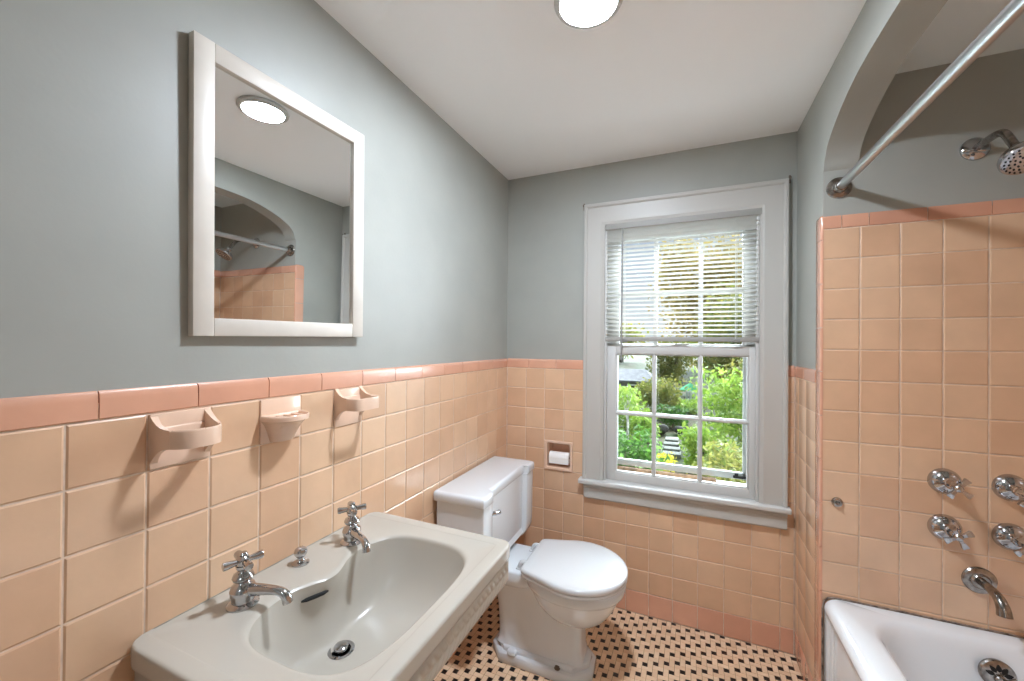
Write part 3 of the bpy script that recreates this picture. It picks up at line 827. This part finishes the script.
# overflow plate with petal slots and a trip lever, on the sloping end wall
oy = 1.650
nrm = Vector((0, -.985, .17)).normalized()
oc = Vector((1.772, 1.640, .388))
mb = MB(); mb.lathe([(.040, -.004), (.040, .003), (.037, .007), (.028, .0095), (.001, .0105)], oc, nrm, 40)
op = mb.build('overflow_plate', M['nickel'], tb)
ux = Vector((1, 0, 0)); vz = nrm.cross(ux)*-1
if vz.z < 0: vz = -vz
for k in range(5):
    a = R(90+(k-2)*38); d = ux*math.cos(a)+vz*math.sin(a); s = nrm.cross(d)
    mb = MB(); rr_ = []
    top = [oc+nrm*.0108+d*(.010+.021*t_)+s*(.0062*math.sin(PI*min(1, t_**.8))*sg) for sg, ts in ((1, [0, .2, .4, .6, .8, .95]), (-1, [.95, .8, .6, .4, .2])) for t_ in ts]
    low = [p_-nrm*.004 for p_ in top]
    mb.rings([low, top]); mb.build('petal_slot', M['dark'], op)
mb = MB(); lc = oc+nrm*.010-vz*.010
mb.lathe([(.013, 0), (.013, .006), (.010, .010), (.001, .011)], lc, nrm, 20); mb.tube([lc+nrm*.006, lc+nrm*.018+ux*.010+vz*.006, lc+nrm*.024+ux*.026+vz*.016], [.006, .006, .008], 12, smooth=1)
mb.build('trip_lever', M['nickel'], op)
# old caulk line round the rim
mb = MB()
mb.tube([(W+.008, YE-.0035, .02), (W+.008, YE-.0035, .42), (W+.012, YE-.0035, .447), (W+.024, YE-.0035, .460), (W+.045, YE-.0035, .465), (1.6, YE-.0035, .4655), (1.78, YE-.0035, .4655), (2.0, YE-.0035, .4655), (XA-.005, YE-.0035, .4655)], .0030, 8)
struct(mb.build('trim_2', M['caulk']), 'dark stained caulk line where the bath meets the tiles')

# ------------------------------------------------------------------ bath fittings on the end wall
def cross4(c, ax, r0, r1, th, rot, mi=0):
    """four flared flat lugs round ax"""
    mb = MB(); ax = Vector(ax).normalized(); u = ax.orthogonal().normalized(); u = Vector((1, 0, 0)); v = ax.cross(u)
    for k in range(4):
        a = rot+k*PI/2; d = u*math.cos(a)+v*math.sin(a); s = ax.cross(d); c_ = Vector(c)
        rs = []
        for q, wd, t2 in ((r0, .0042, th), (r0+(r1-r0)*.45, .0046, th), (r1*.93, .0085, th*1.15), (r1, .0075, th*.9)):
            rs.append([c_+d*q+s*wd+ax*t2*.5, c_+d*q-s*wd+ax*t2*.5, c_+d*q-s*wd-ax*t2*.5, c_+d*q+s*wd-ax*t2*.5])
        mb.rings(rs)
    return mb
def valve(x, z, rot, label, proto=None):
    o = empty('bath_valve', (x, YE, z), label, 'tap handle', 'bath tap handles on the end wall')
    if proto is None:
        mb = MB(); mb.lathe([(.041, -.002), (.041, .004), (.0395, .010), (.035, .018), (.028, .026), (.019, .031), (.014, .033), (.013, .036), (.0145, .038), (.0125, .042)], (x, YE, z), (0, -1, 0), 40)
        mb.build('escutcheon', M['chrome'], o)
        mb = MB(); mb.lathe([(.0085, .036), (.0085, .060), (.0065, .064)], (x, YE, z), (0, -1, 0), 20); mb.build('stem', M['chrome'], o)
        mb = cross4((x, YE-.074, z), (0, -1, 0), .004, .036, .009, 0)
        mb.lathe([(.0095, .062), (.0105, .068), (.0105, .080), (.008, .083), (.001, .084)], (x, YE, z), (0, -1, 0), 20)
        mb.build('cross_handle', M['chrome'], o)
    else:
        for ch in proto.children:
            c = ch.copy(); C.objects.link(c); c.parent = o
    for ch in o.children:
        if ch.name.startswith('cross_handle'): ch.rotation_euler = (0, rot, 0)
    return o
v0 = valve(1.6966, .9107, R(38), 'chrome cross tap handle, upper one nearer the arch')
valve(1.6968, .7634, R(62), 'chrome cross tap handle, lower one nearer the arch', v0)
valve(1.8466, .9125, R(25), 'chrome cross tap handle, upper one at the right edge of the photo', v0)
valve(1.8467, .7625, R(50), 'chrome cross tap handle, lower one at the right edge of the photo', v0)
ts = empty('tub_spout', (1.7783, YE, .6137), 'nickel bath spout curving down over the tub', 'bath spout')
c = Vector((1.7783, YE, .6137))
mb = MB(); mb.lathe([(.041, -.002), (.041, .003), (.038, .007), (.030, .0095), (.024, .010), (.022, .014), (.0195, .017), (.017, .017)], c, (0, -1, 0), 40); mb.build('flange', M['nickel'], ts)
mb = MB(); mb.tube([c+Vector((0, .002, 0)), c+Vector((0, -.03, .001)), c+Vector((0, -.055, .0)), c+Vector((0, -.086, -.005)), c+Vector((0, -.105, -.024)), c+Vector((0, -.110, -.046))], [.0120, .0120, .0122, .0130, .0148, .0165], 20, smooth=2); mb.build('pipe', M['nickel'], ts)
mb = MB(); c = (1.4201, YE, .7976)
mb.lathe([(.0165, -.002), (.0165, .002), (.0145, .006), (.009, .008), (.0065, .0075), (.0065, .004), (.001, .004)], c, (0, -1, 0), 28)
mb.tube([(1.4201-.006, YE-.005, .7985), (1.4201, YE-.020, .7955), (1.4201+.006, YE-.005, .7985)], .002, 8, smooth=1)
tag(mb.build('line_hook', M['nickel']), 'small round chrome hook plate alone on the alcove tiles near the corner', 'hook')
# shower
sh = empty('overhead_shower', (1.767, YE, 1.966), 'chrome shower head on a bent arm above the alcove tiles', 'shower head')
c = Vector((1.767, YE, 1.9661))
mb = MB(); mb.lathe([(.036, -.002), (.036, .002), (.034, .005), (.026, .011), (.018, .014), (.014, .015)], c, (0, -1, 0), 32)
mb.tube([c+Vector((-.030, -.009, -.006)), c+Vector((-.012, -.017, -.010)), c+Vector((.010, -.016, -.014)), c+Vector((.028, -.009, -.010))], [.004, .006, .006, .004], 10, smooth=1)
mb.build('flange', M['chrome'], sh)
hd = Vector((0, -.60, -.80)).normalized()
mb = MB(); mb.tube([c, c+Vector((0, -.05, .001)), c+Vector((0, -.100, .001)), c+Vector((0, -.128, -.010)), c+Vector((0, -.148, -.038)), c+Vector((0, -.172, -.074))], .0105, 16, smooth=2)
mb.build('arm', M['nickel'], sh)
hc = c+Vector((0, -.170, -.072))
mb = MB(); mb.lathe([(.012, 0), (.0155, .004), (.0155, .014), (.013, .018), (.020, .024), (.034, .030), (.044, .038), (.048, .046), (.0485, .054), (.046, .060), (.040, .062), (.001, .061)], hc, hd, 48)
ho = mb.build('rose', M['chrome'], sh)
mb = MB(); fc = hc+hd*.0622; u = Vector((1, 0, 0)); v = hd.cross(u)
for rr_, n_ in ((.010, 5), (.020, 10), (.030, 16), (.039, 22)):
    for k in range(n_):
        a = 2*PI*k/n_; p_ = fc+(u*math.cos(a)+v*math.sin(a))*rr_
        mb.lathe([(.0024, -.002), (.0022, .0012), (.0008, .0013)], p_, hd, 8)
mb.build('nozzle_ring', M['dark'], ho)
# curtain rod
rd = empty('shower_curtain_rod', (1.4222, (YE+Y0)/2, 1.894), 'steel shower rod spanning the arch from wall to wall', 'shower rod')
mb = MB(); mb.tube([(1.4222, YE-.002, 1.8935), (1.4222, Y0+.002, 1.8935)], .0135, 24); mb.build('pole', M['rod'], rd)
for yy, s in ((YE, -1), (Y0, 1)):
    mb = MB(); mb.lathe([(.037, -.001), (.037, .003), (.034, .007), (.022, .010), (.0205, .020), (.018, .028), (.0145, .030)], (1.4222, yy, 1.8935), (0, s, 0), 32); mb.build('flange', M['nickel'], rd)

# ------------------------------------------------------------------ garden
def leafmat(name, a, b):
    m = mat(name, a, .6); nt = m.node_tree; bs = nt.nodes['Principled BSDF']
    at = nt.nodes.new('ShaderNodeAttribute'); at.attribute_name = 'tone'
    mx = nt.nodes.new('ShaderNodeMix'); mx.data_type = 'RGBA'; mx.inputs[6].default_value = rgba(a); mx.inputs[7].default_value = rgba(b)
    nt.links.new(at.outputs['Fac'], mx.inputs[0]); nt.links.new(mx.outputs[2], bs.inputs['Base Color'])
    tr = nt.nodes.new('ShaderNodeBsdfTranslucent'); ms_ = nt.nodes.new('ShaderNodeMixShader'); ms_.inputs[0].default_value = .35
    nt.links.new(mx.outputs[2], tr.inputs[0]); nt.links.new(bs.outputs[0], ms_.inputs[1]); nt.links.new(tr.outputs[0], ms_.inputs[2])
    nt.links.new(ms_.outputs[0], nt.nodes['Material Output'].inputs[0]); return m
LM = {'deep': leafmat('deep_green_leaves', (52, 92, 34), (104, 146, 58)), 'olive': leafmat('olive_leaves', (100, 116, 50), (156, 148, 76)),
      'lime': leafmat('lime_leaves', (110, 146, 50), (168, 188, 84)), 'gold': leafmat('golden_leaves', (140, 128, 70), (184, 166, 104)),
      'yellow': leafmat('yellow_leaves', (206, 200, 60), (232, 222, 96)), 'bark': mat('tree_bark', (112, 96, 80), .9, noise=.4, nscale=15), 'birch': mat('birch_bark', (216, 212, 204), .8, noise=.4, nscale=12)}
def leaf_at(mb, p, s, r):
    d = Vector((r.gauss(0, 1), r.gauss(0, 1), r.gauss(0, 1))).normalized(); e = d.orthogonal().normalized()
    e = (e*math.cos(r.random()*6.3)+d.cross(e)*math.sin(r.random()*6.3)); n = d.cross(e)
    p = Vector(p)
    mb.add([p-d*s, p+e*s*.42+n*s*.12, p+d*s, p-e*s*.42+n*s*.12], [[0, 1, 2], [0, 2, 3]], 0, r.random())
def plant(name, x, y, z, rx, ry, rz, n, s, m, label, cat, trunk=None, group=None, seed=1, lift=0, bark='bark'):
    r = random.Random(seed)
    o = empty(name, (x, y, z), label, cat, group)
    mb = MB(); cz = z+lift+rz
    lumps = [(r.uniform(-.65, .65), r.uniform(-.65, .65), r.uniform(-.7, .62), .34+.26*r.random()) for _ in range(30)]
    for _ in range(n):
        a, b, c_, q = r.choice(lumps)
        while True:
            u = Vector((r.uniform(-1, 1), r.uniform(-1, 1), r.uniform(-1, 1)))
            if .3 < u.length < 1: break
        px, py, pz = x+(a+u.x*q)*rx, y+(b+u.y*q)*ry, cz+(c_+u.z*q)*rz
        leaf_at(mb, (px, py, max(pz, z+.02)), s*(.6+.8*r.random()), r)
    mb.build('foliage', LM[m], o, smooth=0)
    mb = MB()
    tr = trunk or .02
    mb.tube([(x, y, z-.1), (x+.05*rx, y, z+(lift+rz)*.5), (x-.03*rx, y, cz+rz*.4)], [tr, tr*.8, tr*.3], 8)
    for k in range(5):
        a = k*1.3+seed; mb.tube([(x, y, z+(lift+rz*.5)*(.5+.1*k)), (x+rx*.35*math.cos(a), y+ry*.35*math.sin(a), cz+rz*.1*k)], [tr*.55, tr*.15], 6)
    mb.build('stem' if trunk is None else 'trunk', LM[bark], o)
    return o
GZ = lambda y: -1.25+max(0, y-3.0)*.05
gm = mat('lawn_soil', (50, 62, 30), .95, col2=(72, 62, 42), nscale=1.3)
mb = MB()
nx, ny_ = 24, 30
gv = []
for j in range(ny_+1):
    for i in range(nx+1):
        x = -22+44*i/nx; y = 2.6+42*(j/ny_)**1.4
        gv.append((x, y, GZ(y)+.06*math.sin(x*1.3+y)+.04*math.sin(y*2.1)-.06))
mb.add(gv, [[j*(nx+1)+i, j*(nx+1)+i+1, (j+1)*(nx+1)+i+1, (j+1)*(nx+1)+i] for j in range(ny_) for i in range(nx)])
struct(mb.build('ground', gm, smooth=60), 'sloping garden ground outside the window')
PL = [  # name, x, y, rx, ry, rz, n, leaf, mat, label, cat, trunk, seed, lift
 ('shrub', .16, 6.0, .55, .5, .66, 2600, .050, 'deep', 'dense dark green shrub behind the lower left pane', 'shrub', None, 1, .0),
 ('shrub', .52, 8.0, .26, .3, .20, 500, .040, 'yellow', 'low bright yellow shrub seen through the lower middle pane', 'shrub', None, 2, .0),
 ('shrub', 1.62, 6.4, .62, .6, .58, 2600, .050, 'olive', 'olive green shrub behind the lower right pane', 'shrub', None, 3, .0),
 ('shrub', 1.22, 8.4, .40, .4, .42, 1300, .050, 'lime', 'rounded green shrub right beside the stone steps', 'shrub', None, 14, .0),
 ('shrub', 2.05, 9.6, .95, .8, .92, 3200, .060, 'lime', 'yellow-green arching shrub behind the upper right pane', 'shrub', None, 4, .0),
 ('shrub', -.85, 11.0, .85, .7, .55, 2400, .060, 'lime', 'light green shrub under the grey shed, behind the upper left pane', 'shrub', None, 5, .0),
 ('shrub', .20, 12.6, .70, .6, .62, 2200, .060, 'olive', 'broad olive shrub behind the rocks, in the middle pane', 'shrub', None, 6, .0),
 ('shrub', 1.10, 13.6, .50, .5, .22, 900, .060, 'lime', 'low green shrub in front of the white fence', 'shrub', None, 16, .0),
 ('shrub', 2.80, 13.2, .95, .7, .95, 2600, .070, 'olive', 'tall olive shrub hiding the right end of the white fence', 'shrub', None, 17, .0),
 ('shrub', .05, 10.0, .34, .3, .34, 900, .050, 'lime', 'small light green shrub left of the stone steps', 'shrub', None, 31, .0),
 ('shrub', .62, 11.6, .42, .3, .30, 900, .050, 'deep', 'dark green shrub directly behind the two rocks', 'shrub', None, 32, .0),
 ('shrub', -2.6, 9.0, .9, .8, .8, 1600, .070, 'deep', 'dark shrub out of the window to the left of the birch', 'shrub', None, 18, .0),
 ('shrub', 4.0, 8.4, .9, .8, .8, 1600, .070, 'olive', 'olive shrub out of the window, far right of the steps', 'shrub', None, 19, .0),
 ('tree', .35, 20.7, 1.15, 1.3, 1.05, 3200, .095, 'olive', 'olive tree behind the middle upper pane', 'tree', .09, 7, .0),
 ('tree', 3.0, 16.9, 1.7, 1.4, 2.1, 5200, .11, 'olive', 'tall olive tree behind the right-hand panes', 'tree', .12, 8, .1),
 ('tree', 2.3, 25.8, 3.0, 2.4, 4.3, 8000, .15, 'gold', 'golden tree filling the right of the upper sash', 'tree', .2, 9, .3),
 ('tree', -3.3, 29.5, 1.7, 1.6, 1.35, 2600, .13, 'olive', 'low green tree behind the grey shed', 'tree', .16, 10, .3),
 ('tree', 9.5, 30.0, 4.5, 3.0, 5.0, 3800, .2, 'gold', 'golden tree far right beyond the window', 'tree', .25, 11, .6),
 ('tree', -9.0, 24.0, 3.0, 3.0, 2.6, 2600, .16, 'deep', 'dark green tree far left beyond the window', 'tree', .2, 12, .4),
]
for nm, x, y, rx, ry, rz, n, s, m_, lab, cat, tr, sd, lift in PL:
    plant(nm, x, y, GZ(y)-.05, rx, ry, rz, n, s, m_, lab, cat, tr, None, sd, lift)
plant('birch', -.22, 9.0, GZ(9.0)-.05, .30, .3, .25, 260, .05, 'lime', 'small pale-stemmed birch between the green shrubs', 'tree', .03, None, 21, .95, 'birch')
mb = MB(); mb.box(-7, 9, 2.33, 7.6, -1.45, -1.16)  # unseen pale slab, added to bounce sunlight up through the window
struct(mb.build('ground_bounce_slab', mat('pale_bounce_slab', (242, 242, 240), .9, noise=.06, nscale=3), smooth=0))
# fence
fo = empty('picket_fence', (2.2, 15.2, GZ(15.2)), 'white picket fence beside the green parasol', 'fence')
zf = GZ(15.2)-.1; mw = mat('fence_white', (222, 224, 222), .7)
mb = MB()
for k in range(34):
    x = .95+k*.12; mb.box(x, x+.07, 15.2, 15.22, zf, zf+.48, .004)
mb.build('picket_panel', mw, fo)
for dz in (.12, .36):
    mb = MB(); mb.box(.95, 5.0, 15.22, 15.26, zf+dz, zf+dz+.07, .004); mb.build('rail', mw, fo)
# parasol
po = empty('garden_parasol', (1.10, 16.4, GZ(16.4)), 'green garden parasol beyond the white fence', 'parasol')
mg = mat('green_canvas', (64, 168, 112), .8)
mb = MB(); zt = -.12; n = 8
rs = [[(1.10+r_*math.cos(2*PI*k/n), 16.4+r_*math.sin(2*PI*k/n), zt-d) for k in range(n)] for r_, d in ((.02, 0), (.18, .10), (.36, .24), (.36, .29))]
mb.rings(rs, cap0=True, cap1=False); mb.build('canopy', mg, po, smooth=0)
mb = MB(); mb.tube([(1.10, 16.4, GZ(16.4)-.1), (1.10, 16.4, zt)], .022, 8); mb.build('pole', mw, po)
# stone steps
so = empty('stone_steps', (.75, 9.3, GZ(9.3)), 'pale stone garden steps seen through the lower middle pane', 'steps')
ms = mat('pale_stone', (122, 122, 114), .9, noise=.3, nscale=9)
for k in range(4):
    mb = MB(); y = 8.9+k*.26; z = GZ(8.9)+.0+k*.04
    mb.box(.46+.02*k, .86-.02*k, y, y+.32, z-.12, z+.028, .012); mb.build('step', ms, so)
# rocks above the steps
rng = random.Random(5); mr = mat('dark_rock', (72, 66, 62), .9, noise=.4, nscale=5)
for k, (x, y, r_, lab) in enumerate(((.34, 10.75, .15, 'dark rounded rock left above the stone steps'), (.80, 10.85, .11, 'smaller dark rock beside the top of the stone steps'))):
    bm = bmesh.new(); bmesh.ops.create_icosphere(bm, subdivisions=3, radius=r_)
    for v in bm.verts:
        q = 1+.18*math.sin(v.co.x*17+k)+.14*math.sin(v.co.y*21+v.co.z*13); v.co = Vector((v.co.x*1.25*q, v.co.y*q, v.co.z*.8*q))+Vector((x, y, GZ(y)+r_*.35))
    mb = MB(); mb.bm(bm); tag(mb.build('rock', mr, smooth=60), lab, 'rock', 'rocks above the steps')
# garden shed
ho = empty('garden_shed', (-1.3, 15.4, GZ(15.4)), 'grey garden shed with a low pitched roof behind the upper left pane', 'shed')
mh = mat('grey_shed_boards', (112, 106, 100), .9, noise=.3, nscale=2.5); mrf = mat('grey_shingle_roof', (124, 122, 124), .9, noise=.2, nscale=6)
zb = GZ(15.4)-.1
mb = MB(); mb.box(-2.5, -.15, 14.6, 16.2, zb, .02); mb.build('wall', mh, ho, smooth=0)
mb = MB(); mb.rings([[(-2.6, 14.45, .0), (-.02, 14.45, .0), (-.02, 16.35, .0), (-2.6, 16.35, .0)], [(-2.6, 14.45, .05), (-.02, 14.45, .05), (-.02, 16.35, .05), (-2.6, 16.35, .05)], [(-2.3, 15.35, .40), (-.40, 15.35, .40), (-.40, 15.45, .40), (-2.3, 15.45, .40)]]); mb.build('roof', mrf, ho, smooth=0)
mb = MB(); mb.box(-.95, -.55, 14.57, 14.62, -.42, -.08, .01); wo = mb.build('window', mw, ho)
mb = MB(); mb.box(-.90, -.60, 14.55, 14.58, -.37, -.13); mb.build('pane', M['dark'], wo, smooth=0)
# outer face of our own house round the window
mb = MB()
cells(mb, [-3.2, WO[0]-.01, WO[1]+.01, 4.2], [-1.4, WO[2]-.03, WO[3]+.02, 2.6], [(WO[0]-.01, WO[1]+.01, WO[2]-.03, WO[3]+.02)], lambda a, b, c, d: (a, b, YB+.20, YB+.24, c, d), 0)
struct(mb.build('wall_outside', M['outside'], smooth=0))

# ------------------------------------------------------------------ light
wd = bpy.data.worlds.new('sky'); bpy.context.scene.world = wd; wd.use_nodes = True
nt = wd.node_tree; bg = nt.nodes['Background']
tc = nt.nodes.new('ShaderNodeTexCoord'); sp = nt.nodes.new('ShaderNodeSeparateXYZ'); nt.links.new(tc.outputs['Generated'], sp.inputs[0])
cr = nt.nodes.new('ShaderNodeValToRGB'); nt.links.new(sp.outputs['Z'], cr.inputs[0])
cr.color_ramp.elements[0].position = 0; cr.color_ramp.elements[0].color = rgba((236, 240, 246))
cr.color_ramp.elements[1].position = .6; cr.color_ramp.elements[1].color = rgba((138, 172, 224))
no = nt.nodes.new('ShaderNodeTexNoise'); no.inputs['Scale'].default_value = 6; no.inputs['Detail'].default_value = 6; nt.links.new(tc.outputs['Generated'], no.inputs['Vector'])
mr_ = nt.nodes.new('ShaderNodeMapRange'); mr_.inputs[1].default_value = .5; mr_.inputs[2].default_value = .68; nt.links.new(no.outputs['Fac'], mr_.inputs[0])
mx = nt.nodes.new('ShaderNodeMix'); mx.data_type = 'RGBA'; nt.links.new(mr_.outputs[0], mx.inputs[0]); nt.links.new(cr.outputs[0], mx.inputs[6]); mx.inputs[7].default_value = rgba((246, 247, 250))
nt.links.new(mx.outputs[2], bg.inputs[0]); bg.inputs[1].default_value = .72
sl = bpy.data.lights.new('sun', 'SUN'); sl.energy = 35; sl.angle = R(85); sl.color = lin((232, 242, 255)); so_ = bpy.data.objects.new('sun', sl); C.objects.link(so_)
so_.rotation_euler = Vector((-.22, -.82, -.60)).to_track_quat('-Z', 'Y').to_euler(); so_.location = (4, -4, 8)

# ------------------------------------------------------------------ camera
cd = bpy.data.cameras.new('camera'); cam = bpy.data.objects.new('camera', cd); C.objects.link(cam)
rt, up, fw = Vector((.91741135, .39785619, .00817742)), Vector((-.00534165, -.00823546, .99995182)), Vector((-.39790437, .91741083, .00543009))
mw_ = Matrix((( rt.x, up.x, -fw.x, .93287596), (rt.y, up.y, -fw.y, 0), (rt.z, up.z, -fw.z, 1.34333782), (0, 0, 0, 1)))
cam.matrix_world = mw_
cd.sensor_width = 36; cd.sensor_fit = 'HORIZONTAL'; cd.lens = 399.969*36/1024; cd.clip_start = .01; cd.clip_end = 200
sc = bpy.context.scene; sc.camera = cam
sc.view_settings.view_transform = 'Standard'; sc.view_settings.look = 'None'; sc.view_settings.gamma = 1; sc.view_settings.use_curve_mapping = False
sc.cycles.diffuse_bounces = 10; sc.cycles.max_bounces = 14
sc.view_settings.exposure = 0.33
